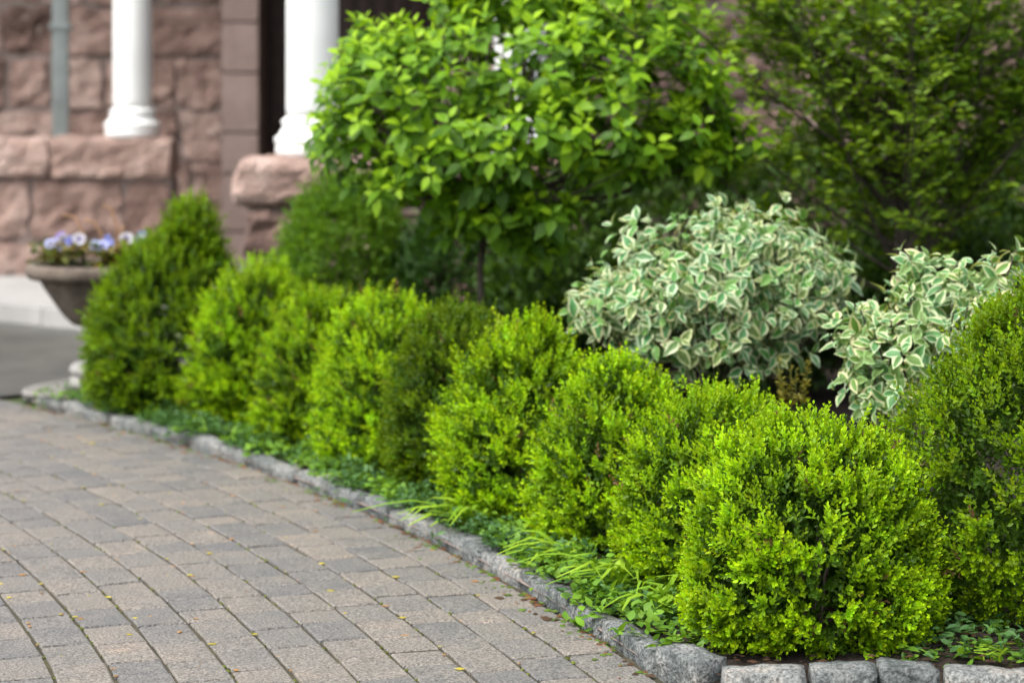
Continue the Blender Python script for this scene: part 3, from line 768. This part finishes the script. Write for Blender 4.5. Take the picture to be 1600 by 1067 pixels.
# vase-shaped small-leaved tree
def vase_tree():
    g = np.random.default_rng(91); X, Y = 1.83, 10.8; z0 = soil_z(X, Y); root = empty('vase_shaped_tree', (X, Y, z0))
    tag(root, 'slender vase-shaped tree with many thin upright branches and small leaves', 'tree')
    b = Mesher(); V, Q = tube([(0, 0, -.05), (-.01, 0, .5), (.0, .01, 1.0), (-.02, 0, 1.6), (-.01, .02, 2.3), (0, 0, 3.0)], [.034, .030, .026, .021, .016, .010], 8); b.add(V, Q, (.05, .04, .03))
    link('trunk', b.mesh('trunk', True), M_BARK, root)
    b = Mesher(); LP, LD, LH = [], [], []
    for k in range(112):
        zs = g.uniform(.42, 1.7); az = g.uniform(0, 2 * math.pi); L = g.uniform(1.1, 1.9) * (1 - .25 * (zs > 1.2)); sp = g.uniform(.3, 1.25)
        hd = np.array([math.cos(az) * 1.15, math.sin(az) * .8, 0]); pts = []
        for t in np.linspace(0, 1, 8):
            pts.append(np.array([0, 0, zs]) + hd * L * sp * (t ** .85) * .78 + np.array([0, 0, L * (.85 * t + .12 * t * t) * (1.05 - .35 * sp)]) + g.normal(0, .012, 3) * t)
        pts = np.array(pts); V, Q = tube(pts, np.linspace(.008, .0025, 8), 5); b.add(V, Q, (.05, .04, .03))
        nt = int(L / .072)
        for q in range(nt):
            t = g.uniform(.1, 1.0) ** .75; f = t * 7; i = min(6, int(f)); p = pts[i] + (pts[i + 1] - pts[i]) * (f - i)
            a2 = az + g.choice([-1, 1]) * g.uniform(.4, 1.5); tl = g.uniform(.10, .30)
            td = norm(np.array([math.cos(a2), math.sin(a2), g.uniform(.1, 1.2)])); e = p + td * tl
            V, Q = tube([p, p * .5 + e * .5 + np.array([0, 0, .008]), e], [.0025, .002, .0012], 4); b.add(V, Q, (.05, .04, .03))
            nl = int(tl / .02) + 2; side = norm(np.cross(td, [0, 0, 1.]))
            for s in range(nl):
                tt = (s + .5) / nl; LP.append(p + (e - p) * tt); LD.append(td * .65 + side * (1 if s % 2 else -1) * .8 + g.normal(0, .2, 3)); LH.append(np.array([0, -.3, 1.]) + g.normal(0, .6, 3))
    link('branches', b.mesh('branches', True), M_BARK, root)
    LP, LD, LH = map(np.array, (LP, LD, LH)); m = len(LP); T, Q = simple_leaf(.27, .04, .12)
    t = g.random((m, 1)) ** 1.6; c = (np.array([.065, .14, .010]) * (1 - t) + np.array([.25, .39, .014]) * t) * g.normal(1, .12, (m, 1)).clip(.6, 1.4)
    ms = Mesher(); ms.add(place(T, LP, frames(LD, LH), g.uniform(.036, .062, m)), quads(Q, len(T), m), np.repeat(c, len(T), 0))
    link('crown', ms.mesh('crown'), M_LEAF, root)
vase_tree()

# ------------------------------------------------------------------ urn and its flowers
UX, UY = -2.2, 12.45
urn = tag(empty('stone_urn', (UX, UY, .026)), 'weathered stone urn on a pale foot, full of pansies, at the end of the bed', 'urn')
link('bowl', lathe('bowl', [(.075, .30), (.085, .315), (.10, .325), (.172, .345), (.215, .385), (.252, .435), (.285, .485), (.316, .530), (.338, .565), (.345, .585), (.335, .595), (.355, .60), (.355, .603)], 56), M_URN, urn)
# carved rim: a fat roll with a rope of notches
seg, prof = 96, []
for k in range(13):
    a = -math.pi / 2 + 2 * math.pi * k / 12; prof.append((math.cos(a), math.sin(a)))
V, F = [], []
for j in range(seg):
    t = 2 * math.pi * j / seg; nt = 1 + .08 * (j % 2)
    for c, s in prof:
        r = .385 + .036 * c * nt; V.append((r * math.cos(t), r * math.sin(t), .632 + .040 * s * nt))
n = len(prof)
for j in range(seg):
    for k in range(n - 1):
        q = (j + 1) % seg; F.append((j * n + k, q * n + k, q * n + k + 1, j * n + k + 1))
link('rim', py_mesh('rim', V, F, True), M_URN, urn)
link('soil', lathe('soil', [(.35, .59), (.35, .645), (.2, .665), (.05, .67)], 40), M_SOIL, urn)
link('pedestal', lathe('pedestal', [(.10, .14), (.09, .17), (.078, .21), (.072, .26), (.078, .30), (.09, .312)], 40), M_URN, urn)
link('foot', lathe('foot', [(.185, 0), (.185, .055), (.165, .065), (.178, .075), (.190, .095), (.188, .115), (.168, .135), (.125, .145), (.10, .15)], 48), M_URNB, urn)

def flower_mesh(col, eye, g, r=.034):
    T, Q, C, n = [], [], [], 0
    for k in range(5):
        a = k * 2 * math.pi / 5 + g.uniform(-.1, .1); rr = r * g.uniform(.85, 1.15)
        pts = []
        for t, w in ((.0, .08), (.4, .45), (.8, .55), (1.0, .25)):
            for s in (-1, 1):
                x, y = s * w * rr, t * rr
                pts.append((x * math.cos(a) - y * math.sin(a), x * math.sin(a) + y * math.cos(a), .006 * t + .002 * k + g.uniform(-.002, .002)))
                C.append(np.array(eye) * (1 - t) + np.array(col) * t if t < .5 else col)
        T += pts; Q += [(n + 2 * i, n + 2 * i + 1, n + 2 * i + 3, n + 2 * i + 2) for i in range(3)]; n += 8
    return np_mesh('flower', np.array(T), np.array(Q), np.array(C))
gp = np.random.default_rng(15)
BLUE, VIO, PALE, WHT = (.22, .28, .66), (.26, .20, .52), (.45, .52, .80), (.68, .69, .76)
pans = [(-.30, -.02, VIO, 'small violet pansy near the outer rim of the urn'), (-.17, -.06, BLUE, 'large blue pansies clustered over the outer half of the urn'),
        (.00, -.10, BLUE, 'blue pansies in the middle of the urn'), (.11, -.02, PALE, 'pale lilac pansies right of the middle of the urn'),
        (.20, -.09, WHT, 'white and lilac pansies close to the boxwood'), (.22, .04, BLUE, 'blue pansy standing highest, beside the boxwood top')]
for k, (dx, dy, col, lb) in enumerate(pans):
    rt = tag(empty('pansy_plant', (UX + dx, UY + dy, .026 + .655)), lb, 'flower', 'pansies in the stone urn')
    ms = Mesher(); T, Q = simple_leaf(.3, .05, .2); m = 80
    p = gp.normal(0, .045, (m, 3)) * np.array([1, 1, .0]) + np.array([0, 0, 1]) * gp.uniform(0, .12, (m, 1)); d = gp.normal(0, 1, (m, 3)); d[:, 2] = gp.uniform(.1, 1, m)
    t = gp.random((m, 1)); c = np.array([.06, .12, .02]) * (1 - t) + np.array([.30, .22, .08]) * t
    ms.add(place(T, p, frames(d, np.tile([0, 0, 1.], (m, 1)) + gp.normal(0, .3, (m, 3))), gp.uniform(.045, .075, m)), quads(Q, 6, m), np.repeat(c, 6, 0))
    link('foliage', ms.mesh('foliage'), M_LEAF, rt)
    for q in range(4 if k else 2):
        fx, fy, fz = gp.normal(0, .04), gp.normal(0, .04), gp.uniform(.09, .16) + (.02 if k == 5 else 0)
        V, Q2 = tube([(fx * .5, fy * .5, -.01), (fx * .9, fy * .9, fz * .6), (fx, fy, fz)], [.003, .002, .002], 4); s = Mesher(); s.add(V, Q2, (.12, .16, .04))
        st = link('flower_stem', s.mesh('flower_stem'), M_LEAF, rt)
        f = link('flower', flower_mesh(col if q % 3 else (WHT if k % 2 else PALE), (.10, .05, .25), gp), M_PETAL, rt, (fx, fy, fz)); f.rotation_euler = (R(gp.uniform(45, 95)), 0, R(gp.uniform(-50, 50)))
dr = tag(empty('dried_flower_stalks', (UX, UY, .68)), 'dry tan stalks arching above the pansies in the urn', 'plant')
for k, (dx, h, lean) in enumerate(((-.12, .28, -.11), (-.02, .25, -.09), (.06, .33, -.07), (.085, .22, .02))):
    V, Q2 = tube([(dx, 0, -.02), (dx + .01, 0, h * .6), (dx + lean * .4, 0, h * .95), (dx + lean, 0, h)], [.008, .008, .009, .006], 6); s = Mesher(); s.add(V, Q2, (.42, .26, .16)); link('stalk', s.mesh('stalk', True), M_LEAF, dr)

# ------------------------------------------------------------------ low plants along the kerb
def strap_clump(name, label, x, y, n, ll, seed, lean=(0, 0), c0=(.16, .32, .02), c1=(.30, .46, .03), z=None, wid=.012, cat='plant', group='strap-leaved clumps along the kerb'):
    g = np.random.default_rng(seed); root = tag(empty(name, (x, y, soil_z(x, y) if z is None else z)), label, cat, group)
    ms = Mesher()
    for k in range(n):
        a = g.uniform(0, 2 * math.pi); L = ll * g.uniform(.55, 1.1); out = np.array([math.cos(a) * .55 + lean[0], math.sin(a) * .55 + lean[1], 0]) * g.uniform(.5, 1.2)
        pts = [np.array([g.normal(0, .02), g.normal(0, .02), -.01]) + out * L * t ** 1.3 * .95 + np.array([0, 0, L * (.95 * t - .72 * t * t)]) for t in np.linspace(0, 1, 6)]
        pts = np.array(pts); s = norm(np.cross(out + 1e-6, [0, 0, 1.])); w = wid * g.uniform(.6, 1.1) * np.array([.7, 1, 1, .8, .5, .08])
        V = np.concatenate([pts - s * w[:, None], pts + s * w[:, None] + np.array([0, 0, .002])]); Q = np.array([(i, i + 1, i + 7, i + 6) for i in range(5)])
        t = g.random(); ms.add(V, Q, np.array(c0) * (1 - t) + np.array(c1) * t)
    link('blades', ms.mesh('blades', True), M_LEAF, root)
def on_kerb(px, py, off=0.0):
    y = CAMH * FPX / (py - HOR); return (px - 800) * y / FPX, y
for k, (x, y, n, ll, lean, lb) in enumerate((
        (-.13, 8.36, 24, .40, (-.4, -.32), 'strap-leaved clump spilling over the kerb at the foot of the pointed boxwood'),
        (.20, 7.68, 22, .38, (-.28, -.22), 'strap-leaved clump between the third and second boxwoods from the corner'),
        (.33, 7.32, 24, .40, (-.28, -.18), 'strap-leaved clump leaning to the kerb before the second boxwood'),
        (.47, 6.92, 16, .42, (-.15, -.15), 'thin upright blades left of the nearest round boxwood'),
        (-.62, 9.35, 12, .22, (-.3, -.4), 'short pale blades at the foot of the yellow-green boxwood'))):
    strap_clump('strap_leaf_clump', lb, x, y, n, ll, 200 + k, lean)
strap_clump('strap_leaf_clump', 'arching strap leaves behind the bright boxwoods, before the dark yew', -.80, 11.45, 30, .62, 210, (.2, 0), (.05, .14, .02), (.10, .2, .03), wid=.014)
strap_clump('grass_tuft', 'little tuft of grass behind the kerb stones by the tall dark boxwood', 1.335, 6.33, 8, .15, 211, (0, 0), wid=.005, cat='grass', group='grass tufts')
# feathery plant between the two dogwoods
fe = tag(empty('feathery_plant', (1.02, 8.35, .06)), 'feathery yellow-green plant with plumes between the two dogwoods', 'plant'); g = np.random.default_rng(5)
ms = Mesher(); T, Q = simple_leaf(.22, .03, .1)
for k in range(9):
    tip = np.array([g.normal(0, .06), g.normal(0, .05), g.uniform(.42, .62)]); V, Q2 = tube([(0, 0, 0), tip * .5, tip], [.004, .003, .002], 4); ms.add(V, Q2, (.10, .12, .03))
    m = 90; t = g.uniform(.25, 1, m); p = tip[None] * t[:, None]; d = g.normal(0, 1, (m, 3)); d[:, 2] = .7
    c = np.where((t > .72)[:, None], np.array([.22, .20, .03]), np.array([.05, .12, .02])) * g.normal(1, .12, (m, 1))
    ms.add(place(T, p, frames(d, np.tile([0, 0, 1.], (m, 1)) + g.normal(0, .3, (m, 3))), .055 * (1.25 - t)), quads(Q, 6, m), np.repeat(c.clip(.01, 1), 6, 0))
link('foliage', ms.mesh('foliage'), M_LEAF, fe)

# ground cover: glossy periwinkle, pale creeping weeds (nobody could count them)
def patchy(name, label, spots, leaf, ll, c0, c1, seed):
    g = np.random.default_rng(seed); ms = Mesher(); T, Q = leaf
    for x, y, r, n, h in spots:
        a = g.uniform(0, 6.28, n); q = r * g.random(n) ** .6; px = x + q * np.cos(a); py = y + q * np.sin(a)
        rad = np.hypot(px - CX, py - CY)
        base = np.where((rad < RK + KW + .015) | (py < 6.19), .052, .035) ; base = np.where(rad < RK - .01, .01, base)
        pz = base + h * g.random(n) ** 1.2 * (1 - .6 * (q / r) ** 2)
        d = g.normal(0, 1, (n, 3)); d[:, 2] = g.uniform(-.1, .8, n)
        t = g.random((n, 1)); c = (np.array(c0) * (1 - t) + np.array(c1) * t) * g.normal(1, .12, (n, 1)).clip(.6, 1.4)
        ms.add(place(T, np.stack([px, py, pz], -1), frames(d, np.tile([0, 0, 1.], (n, 1)) + g.normal(0, .35, (n, 3))), ll * g.uniform(.6, 1.2, n)), quads(Q, len(T), n), np.repeat(c, len(T), 0))
    tag(link(name, ms.mesh(name, True), M_LEAF), label, kind='stuff')
ga = np.random.default_rng(77); vin, weed, kw = [], [], []
for a in np.linspace(R(17.5), R(38.3), 95):
    r = RK + KW + ga.uniform(.0, .20); x, y = pol(r, a + ga.normal(0, .003))
    (vin if ga.random() < .62 else weed).append((x, y, ga.uniform(.08, .17), int(ga.uniform(60, 120)), ga.uniform(.04, .11)))
for px, py, rr, n in ((985, 985, .12, 110), (1050, 1000, .11, 110), (1010, 940, .12, 100), (1090, 1030, .07, 60), (900, 905, .1, 60), (960, 930, .1, 70), (1120, 1010, .1, 60), (820, 885, .08, 40), (1000, 1015, .09, 60), (930, 965, .09, 50), (1060, 1040, .08, 60)):
    x, y = on_kerb(px, py); weed.append((x, y, rr, int(n * .65), .08))
for px, py in ((1480, 960), (1530, 985), (1440, 985), (1560, 950), (1400, 1000), (1590, 1000), (1500, 1010)):
    x, y = on_kerb(px, py); vin.append((x, y + .05, .14, 130, .13)); weed.append((x, y - .06, .14, 45, .05))
for x, y, n in ((1.08, 6.50, 50), (1.2, 6.42, 60), (1.32, 6.5, 90), (1.42, 6.38, 60), (1.52, 6.5, 110), (1.62, 6.36, 70), (1.25, 6.6, 110), (1.4, 6.62, 110), (1.12, 6.62, 80), (1.75, 6.4, 80)):
    vin.append((x, y, .11, n, .09)); weed.append((x + .03, y - .05, .10, n // 3, .04))
for px, py in ((340, 660), (390, 665), (300, 650), (430, 690), (360, 680)):
    x, y = on_kerb(px, py - 8); vin.append((x, y, .16, 90, .13))
patchy('periwinkle', 'dark glossy periwinkle creeping under the boxwoods', vin, simple_leaf(.24, .04, .15), .034, (.035, .095, .028), (.10, .21, .06), 78)
patchy('creeping_weeds', 'pale green creeping weeds spilling onto the kerb', weed, ovate_leaf(.3, .05, .15), .038, (.08, .19, .02), (.18, .33, .03), 79)

# moss and fallen blossom in the joints, litter at the kerb foot
g = np.random.default_rng(55); T = np.array([[-1, 0, 0], [0, -1, 0], [1, 0, 0], [0, 1, 0], [0, 0, .55], [0, 0, .5]]) ; Q = np.array([[0, 1, 4, 3], [1, 2, 4, 4]])
Tm = np.array([[-1, -.6, 0], [.8, -.9, 0], [1, .7, 0], [-.7, 1, 0], [-.4, -.3, .6], [.4, -.3, .55], [.4, .4, .6], [-.4, .4, .5]]); Qm = np.array([[0, 1, 5, 4], [1, 2, 6, 5], [2, 3, 7, 6], [3, 0, 4, 7], [4, 5, 6, 7]])
def bits(name, label, P, S, C, flat):
    n = len(P); a = g.uniform(0, 6.28, n); d = np.stack([np.cos(a), np.sin(a), np.zeros(n)], -1)
    sc = np.stack([S * g.uniform(.5, 1.3, n), S * g.uniform(.5, 1.6, n), S * flat], -1)
    M = frames(d, np.tile([0, 0, 1.], (n, 1)))
    W = (np.einsum('mij,mnj->mni', M, Tm[None] * sc[:, None, :]) + P[:, None, :]).reshape(-1, 3)
    tag(link(name, np_mesh(name, W, quads(Qm, 8, n), np.repeat(C, 8, 0)), M_LEAF), label, kind='stuff')
P = []
for i in range(16):
    r = RK - PW * i
    for a in g.uniform(R(14), A_END, 90):
        if g.random() < .5 + .4 * math.sin(a * 60 + i * 2): P.append((*pol(r + g.normal(0, .003), a), -.006))
P = np.array(P); t = g.random((len(P), 1)); C = np.array([.06, .06, .015]) * (1 - t) + np.array([.16, .20, .03]) * t
bits('moss', 'tiny tufts of moss growing in the paver joints', P, g.uniform(.004, .010, len(P)), C, 1.0)
n = 260; a = g.uniform(R(15), A_END, n); r = RK - g.uniform(0, 2.0, n); k = g.random(n) < .55; r = np.where(k, RK - PW * np.round((RK - r) / PW) + g.normal(0, .008, n), r)
P = np.stack([CX + r * np.cos(a), CY + r * np.sin(a), np.full(n, .001)], -1); t = g.random((n, 1)); C = np.where(t < .5, np.array([.42, .36, .06]), np.array([.36, .20, .08])) * g.normal(1, .15, (n, 1))
bits('fallen_blossom', 'yellow and tan fallen blossom scattered over the pavers', P, g.uniform(.004, .012, n), C.clip(.02, .7), .35)
n = 520; a = g.uniform(R(16), R(39), n); r = RK - g.exponential(.028, n); P = np.stack([CX + r * np.cos(a), CY + r * np.sin(a), np.full(n, .0)], -1)
t = g.random((n, 1)); C = np.where(t < .35, np.array([.20, .085, .04]), np.where(t < .6, np.array([.10, .06, .035]), np.array([.10, .17, .025]))) * g.normal(1, .2, (n, 1))
bits('leaf_litter', 'reddish litter and moss along the foot of the kerb', P, g.uniform(.004, .014, n), C.clip(.01, .6), .5)
n = 2600; P = []
while len(P) < n:
    x, y = g.uniform(-2.2, 1.9), g.uniform(6.2, 11)
    rr = math.hypot(x - CX, y - CY)
    if 15.92 < rr < 17.1 and math.atan2(y - CY, x - CX) < R(38.5): P.append((x, y, soil_z(x, y) + .012))
P = np.array(P); t = g.random((n, 1)); C = np.where(t < .3, np.array([.085, .045, .028]), np.array([.04, .027, .02])) * g.normal(1, .25, (n, 1))
bits('mulch_chips', 'brown bark chips and dead leaves on the bed', P, g.uniform(.004, .014, n), C.clip(.008, .5), .35)
